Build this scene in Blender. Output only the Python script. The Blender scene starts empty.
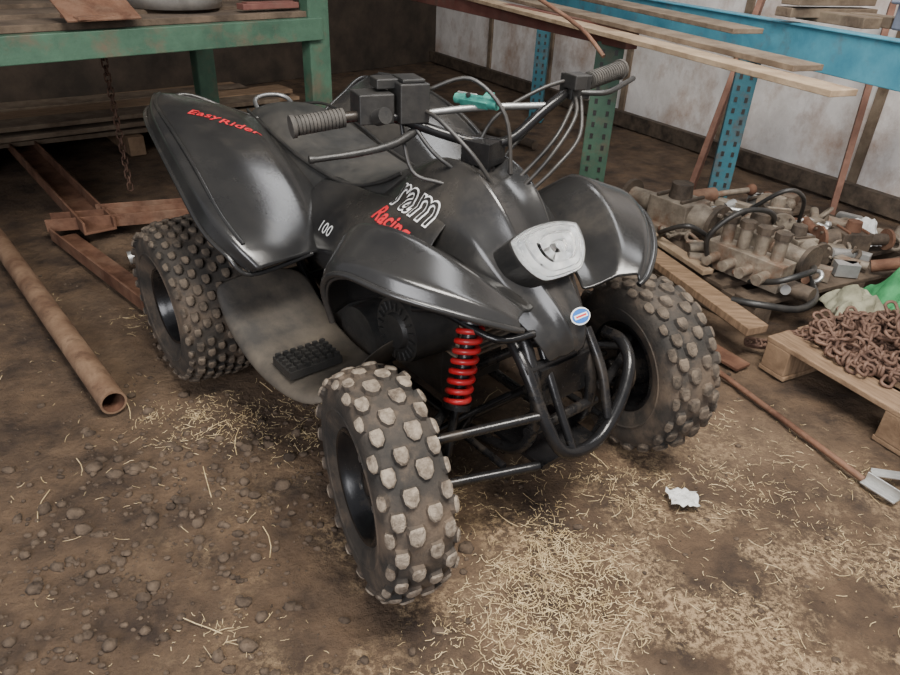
import bpy, bmesh, math, random
from mathutils import Vector, Matrix, noise
from mathutils.bvhtree import BVHTree
random.seed(7)
V=Vector
# ------------------------------------------------------------------ materials
def mat(name,c1,c2=None,scale=6,rough=.6,metal=0,bump=0,bscale=None,detail=6,lo=.35,hi=.65,c3=None,s3=2,lo3=.5,hi3=.7,rough2=None,stretch=None,coat=0):
    m=bpy.data.materials.new(name);m.use_nodes=True;nt=m.node_tree;n=nt.nodes;L=nt.links
    b=n["Principled BSDF"];b.inputs["Roughness"].default_value=rough;b.inputs["Metallic"].default_value=metal
    if coat: b.inputs["Coat Weight"].default_value=coat;b.inputs["Coat Roughness"].default_value=.12
    c2=c2 or c1
    tc=n.new("ShaderNodeTexCoord");src=tc.outputs["Object"]
    if stretch:
        mp=n.new("ShaderNodeMapping");mp.inputs["Scale"].default_value=stretch;L.new(src,mp.inputs[0]);src=mp.outputs[0]
    nz=n.new("ShaderNodeTexNoise");nz.inputs["Scale"].default_value=scale;nz.inputs["Detail"].default_value=detail;nz.inputs["Roughness"].default_value=.65
    L.new(src,nz.inputs["Vector"])
    cr=n.new("ShaderNodeValToRGB");cr.color_ramp.elements[0].position=lo;cr.color_ramp.elements[1].position=hi
    cr.color_ramp.elements[0].color=(*c1,1);cr.color_ramp.elements[1].color=(*c2,1)
    L.new(nz.outputs["Fac"],cr.inputs[0]);col=cr.outputs[0]
    if c3:
        nz3=n.new("ShaderNodeTexNoise");nz3.inputs["Scale"].default_value=s3;nz3.inputs["Detail"].default_value=8;nz3.inputs["Roughness"].default_value=.7
        L.new(src,nz3.inputs["Vector"])
        r3=n.new("ShaderNodeMapRange");r3.inputs["From Min"].default_value=lo3;r3.inputs["From Max"].default_value=hi3
        L.new(nz3.outputs["Fac"],r3.inputs["Value"])
        mx=n.new("ShaderNodeMix");mx.data_type='RGBA';L.new(r3.outputs[0],mx.inputs[0]);L.new(col,mx.inputs[6]);mx.inputs[7].default_value=(*c3,1)
        col=mx.outputs[2]
        if rough2 is not None:
            rr=n.new("ShaderNodeMapRange");rr.inputs["To Min"].default_value=rough;rr.inputs["To Max"].default_value=rough2
            L.new(r3.outputs[0],rr.inputs["Value"]);L.new(rr.outputs[0],b.inputs["Roughness"])
    L.new(col,b.inputs["Base Color"])
    if bump:
        nb=n.new("ShaderNodeTexNoise");nb.inputs["Scale"].default_value=bscale or scale*4;nb.inputs["Detail"].default_value=8;nb.inputs["Roughness"].default_value=.7
        L.new(src,nb.inputs["Vector"])
        bp=n.new("ShaderNodeBump");bp.inputs["Strength"].default_value=bump;bp.inputs["Distance"].default_value=.02
        L.new(nb.outputs["Fac"],bp.inputs["Height"]);L.new(bp.outputs[0],b.inputs["Normal"])
    return m
M={}
M['dirt']=mat("dirt",(.030,.0175,.0105),(.128,.079,.045),6.5,.86,0,1,36,c3=(.185,.122,.075),s3=1.5,lo3=.48,hi3=.72,detail=15)
m=M['dirt'];nt=m.node_tree;n=nt.nodes;L=nt.links;b=n["Principled BSDF"]
old=b.inputs["Base Color"].links[0].from_socket
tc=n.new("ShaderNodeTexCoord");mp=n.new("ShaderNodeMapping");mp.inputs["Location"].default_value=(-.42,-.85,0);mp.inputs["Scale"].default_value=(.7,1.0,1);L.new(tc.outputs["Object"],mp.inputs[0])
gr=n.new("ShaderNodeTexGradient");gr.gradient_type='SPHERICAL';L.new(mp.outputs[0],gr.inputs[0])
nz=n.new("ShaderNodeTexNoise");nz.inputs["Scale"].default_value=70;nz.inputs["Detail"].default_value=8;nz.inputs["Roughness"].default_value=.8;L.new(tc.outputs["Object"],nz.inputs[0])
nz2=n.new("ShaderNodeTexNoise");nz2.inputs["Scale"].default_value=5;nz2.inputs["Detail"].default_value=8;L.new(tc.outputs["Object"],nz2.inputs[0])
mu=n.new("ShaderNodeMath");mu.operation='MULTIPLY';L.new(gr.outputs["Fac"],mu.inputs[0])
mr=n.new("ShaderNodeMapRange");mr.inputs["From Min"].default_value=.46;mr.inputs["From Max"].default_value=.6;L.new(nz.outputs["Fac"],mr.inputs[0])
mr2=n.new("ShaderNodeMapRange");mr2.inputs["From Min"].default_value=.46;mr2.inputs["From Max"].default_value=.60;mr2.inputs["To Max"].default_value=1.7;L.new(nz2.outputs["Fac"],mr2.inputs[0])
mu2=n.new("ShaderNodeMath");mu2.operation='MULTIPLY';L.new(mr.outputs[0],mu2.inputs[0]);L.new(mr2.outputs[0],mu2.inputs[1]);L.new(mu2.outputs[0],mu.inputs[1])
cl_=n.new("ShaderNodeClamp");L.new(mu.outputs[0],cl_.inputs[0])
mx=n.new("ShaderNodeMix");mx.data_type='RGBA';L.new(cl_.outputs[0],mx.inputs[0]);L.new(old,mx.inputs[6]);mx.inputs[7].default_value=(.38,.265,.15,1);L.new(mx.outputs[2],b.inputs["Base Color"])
M['stone']=mat("stone",(.035,.023,.015),(.125,.088,.06),18,.92,0,.5)
M['straw']=mat("straw",(.43,.31,.15),(.68,.54,.32),30,.7)
M['plastic']=mat("black_plastic",(.015,.015,.0155),(.026,.025,.024),5,.19,0,.025,90,c3=(.08,.069,.056),s3=4,lo3=.5,hi3=1.0,rough2=.5,detail=14)
M['dusty']=mat("dusty_plastic",(.026,.023,.02),(.085,.07,.053),8,.62,0,.12,90,detail=12)
M['grip']=mat("grip_rubber",(.03,.028,.025),(.065,.058,.05),30,.8)
M['trim']=mat("black_trim",(.012,.012,.012),(.028,.026,.024),20,.45,0,.1)
M['seat']=mat("seat_vinyl",(.018,.018,.018),(.034,.033,.031),7,.5,0,.12,200,c3=(.08,.07,.057),s3=5,lo3=.45,hi3=.95,rough2=.75)
M['rubber']=mat("tyre_rubber",(.016,.014,.012),(.055,.043,.033),9,.85,0,.3,60,c3=(.115,.082,.056),s3=8,lo3=.47,hi3=.68)
M['knobtop']=mat("worn_knob",(.10,.075,.055),(.37,.305,.235),40,.95,0,.7,90)
M['knobdark']=mat("dusty_knob",(.042,.033,.025),(.16,.123,.09),26,.95,0,.5,90)
M['blk']=mat("black_steel",(.009,.009,.010),(.02,.019,.019),12,.25,.3,.05,c3=(.09,.068,.046),s3=9,lo3=.53,hi3=.9,rough2=.8)
M['redspring']=mat("red_spring",(.36,.007,.011),(.48,.018,.022),12,.38,c3=(.12,.05,.035),s3=30,lo3=.5,hi3=.85)
M['alu']=mat("aluminium",(.2,.2,.2),(.34,.34,.33),15,.42,.85,.1)
M['reflector']=mat("reflector",(.62,.65,.66),(.95,.95,.92),22,.15,.25,.35,60,detail=2)
M['white']=mat("white_decal",(.68,.68,.67),None,5,.5)
M['reddecal']=mat("red_decal",(.52,.02,.03),None,5,.5)
M['bluedecal']=mat("blue_decal",(.02,.12,.4),None,5,.5)
M['rust']=mat("rusty_steel",(.08,.034,.019),(.19,.095,.057),9,.8,.2,.3,c3=(.24,.155,.105),s3=5,lo3=.5,hi3=.8)
M['pipe']=mat("pipe_rust",(.12,.065,.038),(.25,.16,.1),8,.75,.15,.25,c3=(.08,.043,.027),s3=20)
M['green']=mat("green_paint",(.026,.066,.042),(.05,.11,.07),7,.6,0,.15,c3=(.11,.075,.05),s3=9,lo3=.5,hi3=.75)
M['blue']=mat("blue_paint",(.045,.19,.27),(.085,.29,.38),6,.55,0,.15,c3=(.12,.12,.12),s3=7,lo3=.53,hi3=.75)
M['teal']=mat("teal_paint",(.016,.09,.12),(.03,.135,.17),6,.6,0,.15,c3=(.08,.06,.05),s3=9,lo3=.5,hi3=.7)
M['redbeam']=mat("red_oxide",(.10,.032,.026),(.16,.068,.052),6,.7,0,.2,c3=(.1,.065,.05),s3=7)
M['wood']=mat("old_wood",(.14,.085,.048),(.29,.19,.115),9,.85,0,.35,stretch=(1,8,1))
M['woodgrey']=mat("grey_wood",(.11,.078,.052),(.21,.16,.112),9,.9,0,.35,c3=(.06,.038,.025),s3=4)
M['wooddark']=mat("dark_wood",(.05,.034,.022),(.12,.085,.058),9,.9,0,.35,c3=(.03,.02,.013),s3=4)
M['woodpale']=mat("pale_wood",(.24,.17,.105),(.40,.30,.20),9,.85,0,.3,c3=(.17,.105,.065),s3=3)
M['woodred']=mat("reddish_wood",(.14,.065,.043),(.25,.13,.09),9,.85,0,.3)
M['wall']=mat("painted_board",(.58,.54,.51),(.76,.72,.69),5,.85,0,.4,c3=(.34,.22,.155),s3=2.8,lo3=.47,hi3=.70,stretch=(1,1,.8),detail=12)
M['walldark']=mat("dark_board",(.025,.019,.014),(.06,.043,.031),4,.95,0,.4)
M['castiron']=mat("cast_iron",(.13,.105,.08),(.32,.27,.21),14,.6,.3,.3,c3=(.16,.085,.05),s3=9)
M['hose']=mat("rubber_hose",(.012,.012,.012),(.04,.036,.032),12,.45)
M['chain']=mat("chain_rust",(.08,.042,.03),(.2,.12,.085),30,.7,.3,.3)
M['silver']=mat("dull_silver",(.38,.38,.37),(.6,.6,.58),10,.35,.7,.1)
M['paper']=mat("paper",(.62,.62,.6),(.85,.85,.83),30,.9,0,.6)
M['greenbag']=mat("green_fabric",(.02,.15,.05),(.05,.28,.10),12,.8,0,.3)
M['canvas']=mat("canvas",(.17,.165,.11),(.31,.295,.21),12,.9,0,.4)
M['greyplastic']=mat("grey_plastic",(.12,.14,.19),(.2,.22,.28),8,.5)
M['teallabel']=mat("teal_label",(.012,.12,.10),(.06,.25,.20),60,.5)
M['darkiron']=mat("dark_iron",(.04,.031,.024),(.13,.097,.07),14,.7,.3,.3)
g=bpy.data.materials.new("clear_lens");g.use_nodes=True;b=g.node_tree.nodes["Principled BSDF"];b.inputs["Transmission Weight"].default_value=1;b.inputs["Roughness"].default_value=.02;b.inputs["IOR"].default_value=1.12;b.inputs["Base Color"].default_value=(.99,.99,.99,1);M['glass']=g
# ------------------------------------------------------------------ mesh builder
def cat(pts,k=6,closed=False):
    P=[V(p) for p in pts];n=len(P);out=[]
    rng=range(n) if closed else range(n-1)
    for i in rng:
        if closed: a,b,c,d=P[(i-1)%n],P[i],P[(i+1)%n],P[(i+2)%n]
        else: a,b,c,d=P[max(i-1,0)],P[i],P[i+1],P[min(i+2,n-1)]
        for j in range(k):
            t=j/k
            out.append(.5*((2*b)+(c-a)*t+(2*a-5*b+4*c-d)*t*t+(3*b-a-3*c+d)*t**3))
    if not closed: out.append(P[-1])
    return out
class MB:
    def __init__(s): s.v=[];s.f=[];s.m=[];s.s=[]
    def add(s,vs,fs,mat=0,smooth=False,X=None):
        o=len(s.v)
        for v in vs: s.v.append((X@V(v)) if X else V(v))
        for f in fs: s.f.append([i+o for i in f]);s.m.append(mat);s.s.append(smooth)
    def box(s,c,d,mat=0,X=None,rot=None,taper=1):
        hx,hy,hz=d[0]/2,d[1]/2,d[2]/2;c=V(c)
        vs=[]
        for z in(-1,1):
            t=taper if z>0 else 1
            for x,y in((-1,-1),(1,-1),(1,1),(-1,1)):
                q=V((x*hx*t,y*hy*t,z*hz))
                if rot: q=rot@q
                vs.append(c+q)
        s.add(vs,[(3,2,1,0),(4,5,6,7),(0,1,5,4),(1,2,6,5),(2,3,7,6),(3,0,4,7)],mat,False,X)
    def beam(s,p,q,w,h,mat=0,X=None,up=(0,0,1)):
        p,q=V(p),V(q);d=(q-p);L=d.length;d.normalize();u=V(up);sx=d.cross(u).normalized();u=sx.cross(d).normalized()
        R=Matrix((sx,d,u)).transposed()
        s.box((p+q)/2,(w,L,h),mat,X,R)
    def channel(s,p,q,w,h,t=.008,mat=0,kind='L',up=(0,0,1)):
        p,q=V(p),V(q);d=(q-p).normalized();u=V(up);sx=d.cross(u).normalized();u=sx.cross(d).normalized()
        s.beam(p,q,w,t,mat,None,up)
        o=sx*(w/2-t/2)+u*(h/2)
        s.beam(p+o,q+o,t,h,mat,None,up)
        if kind=='U':
            o=-sx*(w/2-t/2)+u*(h/2);s.beam(p+o,q+o,t,h,mat,None,up)
    def cyl(s,p,q,r0,r1=None,n=20,mat=0,X=None,cap=True):
        r1=r0 if r1 is None else r1
        p,q=V(p),V(q);d=(q-p).normalized();a=d.orthogonal().normalized();b=d.cross(a)
        vs=[];
        for c,r in((p,r0),(q,r1)):
            for i in range(n):
                t=2*math.pi*i/n;vs.append(c+a*math.cos(t)*r+b*math.sin(t)*r)
        fs=[(i,(i+1)%n,n+(i+1)%n,n+i) for i in range(n)]
        s.add(vs,fs,mat,True,X)
        if cap: s.add(vs,[list(range(n))[::-1],list(range(n,2*n))],mat,False,X)
    def tube(s,pts,r,n=10,mat=0,X=None,k=6,closed=False,smooth=True,cap=True):
        P=cat(pts,k,closed) if k>1 else [V(p) for p in pts]
        N=len(P);vs=[];a=None
        for i in range(N):
            if closed: d=P[(i+1)%N]-P[(i-1)%N]
            else: d=P[min(i+1,N-1)]-P[max(i-1,0)]
            if d.length<1e-9: d=V((0,0,1))
            d.normalize()
            if a is None: a=d.orthogonal().normalized()
            else:
                a=a-d*a.dot(d)
                a=a.normalized() if a.length>1e-6 else d.orthogonal().normalized()
            b=d.cross(a);rr=r[min(int(i*len(r)/N),len(r)-1)] if isinstance(r,(list,tuple)) else r
            for j in range(n):
                t=2*math.pi*j/n;vs.append(P[i]+a*math.cos(t)*rr+b*math.sin(t)*rr)
        fs=[]
        for i in range(N if closed else N-1):
            for j in range(n):
                i2=(i+1)%N
                fs.append((i*n+j,i*n+(j+1)%n,i2*n+(j+1)%n,i2*n+j))
        s.add(vs,fs,mat,smooth,X)
        if not closed and cap: s.add(vs,[list(range(n))[::-1],list(range((N-1)*n,N*n))],mat,False,X)
    def revolve(s,prof,n=48,mat=0,X=None,smooth=True):   # prof (r,y) about y
        m=len(prof);vs=[]
        for i in range(n):
            t=2*math.pi*i/n
            for r,y in prof: vs.append((r*math.sin(t),y,r*math.cos(t)))
        fs=[]
        for i in range(n):
            for j in range(m-1):
                a=i*m+j;b=((i+1)%n)*m+j
                fs.append((a,b,b+1,a+1))
        s.add(vs,fs,mat,smooth,X)
    def ball(s,c,r,mat=0,sub=2,sc=(1,1,1),jit=0,X=None):
        n1,n2=4+sub*3,3+sub*2;vs=[];c=V(c)
        for i in range(n2+1):
            ph=math.pi*i/n2
            for j in range(n1):
                t=2*math.pi*j/n1
                q=V((math.sin(ph)*math.cos(t)*sc[0],math.sin(ph)*math.sin(t)*sc[1],math.cos(ph)*sc[2]))*r
                vs.append(c+q*(1+random.uniform(-jit,jit)))
        fs=[(i*n1+j,(i+1)*n1+j,(i+1)*n1+(j+1)%n1,i*n1+(j+1)%n1) for i in range(n2) for j in range(n1)]
        s.add(vs,fs,mat,True,X)
    def grid(s,rows,mat=0,X=None,smooth=True):
        n=len(rows[0]);vs=[V(p) for r in rows for p in r];s.gn=n
        fs=[(i*n+j,i*n+j+1,(i+1)*n+j+1,(i+1)*n+j) for i in range(len(rows)-1) for j in range(n-1)]
        s.add(vs,fs,mat,smooth,X)
    def build(s,name,mats,parent=None,bevel=0,solid=0,sub=0,loc=None,rotz=None,seg=2,crease=None):
        me=bpy.data.meshes.new(name);me.from_pydata(s.v,[],s.f);me.update()
        for m in mats: me.materials.append(M[m])
        for p,mi,sm in zip(me.polygons,s.m,s.s): p.material_index=mi;p.use_smooth=sm
        if crease:
            at=me.attributes.new("crease_edge",'FLOAT','EDGE')
            for e in me.edges:
                a,b=sorted(e.vertices)
                if b-a==s.gn and a%s.gn in crease: at.data[e.index].value=crease[a%s.gn]
        o=bpy.data.objects.new(name,me);bpy.context.collection.objects.link(o)
        if parent: o.parent=parent
        if loc: o.location=loc
        if rotz is not None: o.rotation_euler=(0,0,rotz)
        if crease and sub:
            md=o.modifiers.new("ss","SUBSURF");md.levels=sub;md.render_levels=sub;sub=0
        if solid:
            md=o.modifiers.new("s","SOLIDIFY");md.thickness=solid;md.offset=0
        if bevel:
            md=o.modifiers.new("b","BEVEL");md.width=bevel;md.segments=seg;md.limit_method='ANGLE';md.angle_limit=.7
        if sub:
            md=o.modifiers.new("ss","SUBSURF");md.levels=sub;md.render_levels=sub
        return o
def empty(name,loc=(0,0,0),rotz=0):
    e=bpy.data.objects.new(name,None);bpy.context.collection.objects.link(e);e.location=loc;e.rotation_euler=(0,0,rotz);e.empty_display_size=.1
    return e
# ------------------------------------------------------------------ camera
p=math.radians(30.6);r=math.radians(2.6)
R=V((math.cos(r),math.sin(r)*math.sin(p),math.sin(r)*math.cos(p)))
U=V((-math.sin(r),math.cos(r)*math.sin(p),math.cos(r)*math.cos(p)))
F=V((0,math.cos(p),-math.sin(p)))
cam=bpy.data.cameras.new("camera");co=bpy.data.objects.new("camera",cam);bpy.context.collection.objects.link(co)
mw=Matrix((R,U,-F)).transposed().to_4x4();mw.translation=V((0,0,1.2));co.matrix_world=mw
cam.lens=27.2;cam.sensor_width=36;cam.clip_start=.05
bpy.context.scene.camera=co
# ------------------------------------------------------------------ floor
def fz(x,y):
    return .010*noise.noise(V((x*2.3,y*2.3,0)))+.007*noise.noise(V((x*9,y*9,3)))+.008*noise.noise(V((x*23,y*23,7)))-.006
mb=MB();NX,NY=460,400
xs=[-6.5+12*i/NX for i in range(NX+1)];ys=[-1.5+10*(j/NY)**1.35 for j in range(NY+1)]
mb.grid([[ (x,y,fz(x,y)) for x in xs] for y in ys])
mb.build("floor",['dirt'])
mb=MB()
def inwheel(x,y):
    for cx,cy in((-.112,1.03),(.54,1.55),(-.75,1.79),(-.1,2.3)):
        if (x-cx)**2+(y-cy)**2<.025: return True
    return False
def peb(x,y,rr):
    if x>.95 and y>1.2: return
    if abs((x+.93)*.744+(y-1.52)*.668)<.06 and x<-.9: return
    mb.ball((x,y,fz(x,y)+rr*.15),rr,0,0 if rr<.005 else 1,(random.uniform(.8,1.3),random.uniform(.7,1.1),random.uniform(.55,.85)),.18)
for i in range(1150):
    x=random.gauss(-.60,.25);y=random.gauss(1.08,.33)
    if y<.5 or inwheel(x,y): continue
    peb(x,y,min(.019,.0025+random.expovariate(1/.0038)))
for i in range(1600):
    x=random.uniform(-1.8,1.3);y=random.uniform(.55,2.4)
    if inwheel(x,y): continue
    peb(x,y,min(.010,.002+random.expovariate(1/.0016)))
mb.build("pebbles",['stone'])
mb=MB()
def blade(x,y,L,w,a):
    if inwheel(x,y) or y>2.5 or y<.42 or x>1.35 or x+y>2.75: return
    z=fz(x,y)+random.uniform(.001,.006);c=random.uniform(-.25,.25)*L
    pts=[]
    for i in range(4):
        t=i/3-.5
        px=x+math.cos(a)*L*t-math.sin(a)*c*(t*t*2);py=y+math.sin(a)*L*t+math.cos(a)*c*(t*t*2)
        pts.append(V((px,py,max(z+random.uniform(-.001,.003),fz(px,py)+.001))))
    nrm=V((-math.sin(a),math.cos(a),0))*w/2
    mb.grid([[q-nrm,q+V((0,0,w*.4)),q+nrm] for q in pts],0,None,False)
def rb(x,y): blade(x,y,random.choice([.004,.006,.009,.013,.019,.03])*random.uniform(.6,1.4),random.uniform(.0005,.0016),random.uniform(0,math.pi))
tc_=[((.19,.84),(.09,.13),36),((.28,1.02),(.10,.08),18),((.40,1.35),(.22,.08),11),((-.5,1.52),(.18,.09),12),((-.35,1.0),(.2,.2),2),((.85,1.45),(.25,.2),9),((.7,1.0),(.22,.18),9),((.1,1.4),(.5,.4),4),((-.3,2.1),(.8,.3),4)]
for (cx,cy),(sx,sy),n_ in tc_:
    for k in range(n_):
        tx,ty=random.gauss(cx,sx),random.gauss(cy,sy);q=random.uniform(.025,.055);e_=random.uniform(.6,2)
        for i in range(random.randint(20,80)): rb(random.gauss(tx,q*e_),random.gauss(ty,q))
for (cx,cy),(sx,sy),n_ in tc_:
    for k in range(n_*10): rb(random.gauss(cx,sx*1.4),random.gauss(cy,sy*1.4))
for i in range(600): rb(random.uniform(-1.5,1.2),random.uniform(.55,2.3))
for i in range(26):
    x=random.gauss(.0,.5);y=random.uniform(.6,1.7);blade(x,y,random.uniform(.06,.12),.0022,random.uniform(0,math.pi))
mb.build("straw_litter",['straw'])
# ------------------------------------------------------------------ walls & ceiling
def wall(name,a,b,h,mt,panels=0):
    mb=MB();a,b=V((*a,0)),V((*b,0));d=(b-a);L=d.length;d.normalize();nrm=V((-d.y,d.x,0))
    mb.beam(a+V((0,0,h/2)),b+V((0,0,h/2)),.05,h,0)
    return mb,a,d,L,nrm
mb,a,d,L,nn=wall("wall_right",(4.7,-.33),(-.35,8.13),3.2,'wall')
for i in range(9):
    q=a+d*(1.0+i*.95)
    mb.box(q+V((-.035,-.02,1.6)),(.02,.05,3.2),1,rot=Matrix.Rotation(math.atan2(d.y,d.x)+math.pi/2,3,'Z'))
mb.build("wall_right",['wall','woodgrey'])
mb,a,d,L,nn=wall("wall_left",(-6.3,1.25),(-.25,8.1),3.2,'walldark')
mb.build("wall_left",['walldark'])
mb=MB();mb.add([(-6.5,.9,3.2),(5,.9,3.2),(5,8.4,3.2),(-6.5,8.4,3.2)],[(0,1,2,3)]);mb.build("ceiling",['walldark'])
mb=MB();q0=V((4.0,.75,.06));q1=V((-.3,8.0,.06))
o=V((-.06,-.035,0));mb.beam(q0+o,q1+o,.05,.10,0);mb.build("wall_foot_shade_right",['darkiron'])  # dark strip standing in for the shade at the wall foot, not a skirting

# ------------------------------------------------------------------ ATV
atv=empty("quad_bike",(.2145,1.2875,0),math.radians(-50))
def wheel(name,loc,steer,Rr,hw,rim,N,rows,side,tops):
    e=empty(name,loc);e.parent=atv;e.rotation_euler=(0,0,steer)
    prof=[(rim,-hw*.80),(rim+.012,-hw*.92),(rim+(Rr-rim)*.40,-hw*1.05),(rim+(Rr-rim)*.70,-hw*1.03),(Rr*.945,-hw*.86),(Rr*.985,-hw*.5),(Rr,0)]
    prof=prof+[(a,-b) for a,b in prof[-2::-1]]
    pr=[(q.x,q.y) for q in cat([(a,b,0) for a,b in prof],3)]
    mb=MB();mb.revolve(pr,64,0)
    mb.revolve([(rim,-hw*.8),(rim-.004,0),(rim,hw*.8)],48,0)
    for sd in(-1,1):
        rr0=rim+(Rr-rim)*.35
        mb.revolve([(rr0,sd*hw*1.03),(rr0+.002,sd*(hw*1.05+.002)),(rr0+.005,sd*(hw*1.05+.002)),(rr0+.007,sd*hw*1.04)],64,0)
    def rad(y):
        best=Rr
        for (r1,y1),(r2,y2) in zip(pr,pr[1:]):
            if r1>Rr*.72 and min(y1,y2)<=y<=max(y1,y2) and abs(y2-y1)>1e-6:
                best=r1+(r2-r1)*(y-y1)/(y2-y1)
        return best
    random.seed(5)
    shp=[(-1,-.75),(-.5,-1),(.4,-1),(1,-.45),(1,.45),(.4,1),(-.5,1),(-1,.75)]
    for (y,wy,lc,off,tilt,tp) in rows:
        for i in range(N):
            th=2*math.pi*(i+off)/N+random.uniform(-.02,.02)
            er=V((math.sin(th),0,math.cos(th)));et=V((math.cos(th),0,-math.sin(th)));ey=V((0,1,0))
            sg=1 if y>0 else -1
            n=(er*math.cos(tilt)+ey*sg*math.sin(tilt)).normalized();t2=et.cross(n).normalized()
            if t2.y<0: t2=-t2
            base=er*rad(y)+ey*(y+random.uniform(-.0015,.0015))-n*.006
            h=.018*random.uniform(.82,1.1);vs=[];gs=random.uniform(.86,1.04)
            for z,sc in((0,1.18),(h*.75,1),(h*.97,.82),(h*1.03,.45)):
                for ax,by in shp: vs.append(base+n*z+et*ax*lc/2*sc*gs+t2*by*wy/2*sc*gs*(1-(1-tp)*max(ax,0)))
            k=len(shp)
            for l in range(3): mb.add(vs[l*k:(l+2)*k],[(j,(j+1)%k,k+(j+1)%k,k+j) for j in range(k)],0 if l==0 else 1,l>0)
            mb.add(vs[3*k:],[tuple(range(k))],1,True)
    o=mb.build("tyre",['rubber',tops],e)
    mb=MB();s=side
    rp=[(rim+.002,hw*.80),(rim-.004,hw*.90),(rim-.010,hw*.86),(rim-.012,hw*.7),(rim-.020,hw*.60),(rim-.026,hw*.3),(.075,hw*.22),(.06,hw*.32),(.045,hw*.34),(.03,hw*.34),(.026,hw*.55),(0,hw*.57)]
    mb.revolve([(a,b*s) for a,b in rp],48,0)
    mb.revolve([(rim+.002,-s*hw*.8),(rim-.006,-s*hw*.86),(rim-.014,-s*hw*.7),(rim-.024,-s*hw*.5),(rim-.026,s*hw*.15),(.07,s*hw*.1),(0,s*hw*.1)],48,0)
    for i in range(4):
        t=math.pi/4+i*math.pi/2;c=V((math.cos(t)*.052,s*hw*.32,math.sin(t)*.052))
        mb.cyl(c,c+V((0,s*.014,0)),.008,n=6,mat=1)
    for i in range(6):
        t=i*math.pi/3;c=V((math.cos(t)*.084,s*hw*.25,math.sin(t)*.084));mb.cyl(c,c+V((0,s*.004,0)),.009,n=12,mat=2)
    mb.build("rim",['blk','alu','trim'],e)
    mb=MB()
    mb.cyl((0,-s*hw*.1,0),(0,-s*hw*.9,0),.062,.058,28,0);mb.cyl((0,-s*hw*.9,0),(0,-s*(hw+.03),0),.03,.025,16,0)
    mb.cyl((.0,-s*hw*.9,0),(0,-s*(hw*.9+.006),0),.07,n=28,mat=1)
    mb.build("hub",['blk','darkiron'],e,bevel=.002)
    return e
frows=[(-.018,.031,.036,0,0,.75),(.018,.031,.036,.5,0,.75),(-.047,.026,.034,.5,.25,.85),(.047,.026,.034,0,.25,.85),(-.061,.02,.031,0,.9,.9),(.061,.02,.031,.5,.9,.9)]
rrows=[(-.014,.022,.026,0,0,.9),(.014,.022,.026,.5,0,.9),(-.042,.022,.026,.5,.05,.9),(.042,.022,.026,0,.05,.9),(-.07,.022,.026,0,.10,.9),(.07,.022,.026,.5,.10,.9),(-.096,.021,.026,.5,.35,.9),(.096,.021,.026,0,.35,.9),(-.116,.017,.025,0,1.0,.9),(.116,.017,.025,.5,1.0,.9)]
st=math.radians(-13)
wheel("front_wheel_right",(-.03,-.418,.241),st,.229,.066,.122,19,frows,-1,'knobtop')
wheel("front_wheel_left",(-.01,.385,.239),st,.228,.070,.122,21,frows,1,'knobdark')
wheel("rear_wheel_right",(-1.0,-.41,.243),0,.232,.12,.116,31,rrows,-1,'knobdark')
wheel("rear_wheel_left",(-1.0,.41,.243),0,.232,.12,.116,31,rrows,1,'knobdark')
def mir(rows): return [[(x,-y,z) for x,y,z in r] for r in rows]
panels=[]
rf=[[(-1.14,-.11,.70),(-1.18,-.20,.735),(-1.215,-.30,.775),(-1.215,-.385,.785),(-1.205,-.40,.755)],
    [(-1.10,-.12,.70),(-1.12,-.22,.755),(-1.13,-.34,.785),(-1.12,-.43,.775),(-1.12,-.445,.74)],
    [(-.98,-.13,.665),(-.98,-.22,.735),(-.97,-.34,.755),(-.95,-.455,.74),(-.96,-.47,.70)],
    [(-.84,-.13,.62),(-.84,-.22,.685),(-.82,-.34,.70),(-.80,-.465,.685),(-.82,-.482,.645)],
    [(-.71,-.13,.57),(-.71,-.22,.62),(-.69,-.34,.625),(-.67,-.465,.605),(-.70,-.48,.57)],
    [(-.63,-.14,.53),(-.62,-.24,.56),(-.60,-.36,.565),(-.595,-.44,.555),(-.615,-.46,.53)],
    [(-.59,-.15,.49),(-.57,-.26,.505),(-.555,-.35,.51),(-.555,-.41,.505),(-.58,-.42,.485)]]
for nm,rows in(("rear_fender_right",rf),("rear_fender_left",mir(rf))):
    mb=MB();mb.grid(rows);panels.append(mb.build(nm,['plastic'],atv,solid=.006,sub=3,crease={1:.55,3:.7}))
    mb=MB();mb.tube([V(r[3])*.8+V(r[2])*.2+V((0,0,.001)) for r in rows[:6]],.005,8,0);
    mb.tube([V(rows[0][0])]+[V(q) for q in rows[0][1:3]]+[V(r[4]) for r in rows]+[V(rows[6][1])],.006,8,0)
    mb.build(nm.replace("fender","fender_rib"),['plastic'],atv)
ff=[[(-.31,-.12,.47),(-.30,-.22,.49),(-.285,-.33,.51),(-.24,-.40,.52),(-.225,-.405,.515)],
    [(-.345,-.13,.56),(-.345,-.22,.61),(-.32,-.33,.635),(-.25,-.415,.62),(-.225,-.42,.60)],
    [(-.30,-.135,.60),(-.305,-.20,.65),(-.27,-.315,.708),(-.19,-.405,.675),(-.17,-.412,.645)],
    [(-.19,-.125,.61),(-.185,-.18,.635),(-.145,-.27,.705),(-.08,-.365,.665),(-.06,-.37,.635)],
    [(-.09,-.11,.595),(-.08,-.155,.60),(-.04,-.22,.662),(.01,-.285,.64),(.03,-.29,.61)],
    [(.0,-.085,.565),(.01,-.12,.57),(.035,-.165,.605),(.065,-.21,.605),(.08,-.21,.58)],
    [(.015,-.07,.55),(.03,-.10,.56),(.05,-.14,.58),(.075,-.18,.585),(.085,-.175,.565)]]
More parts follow.
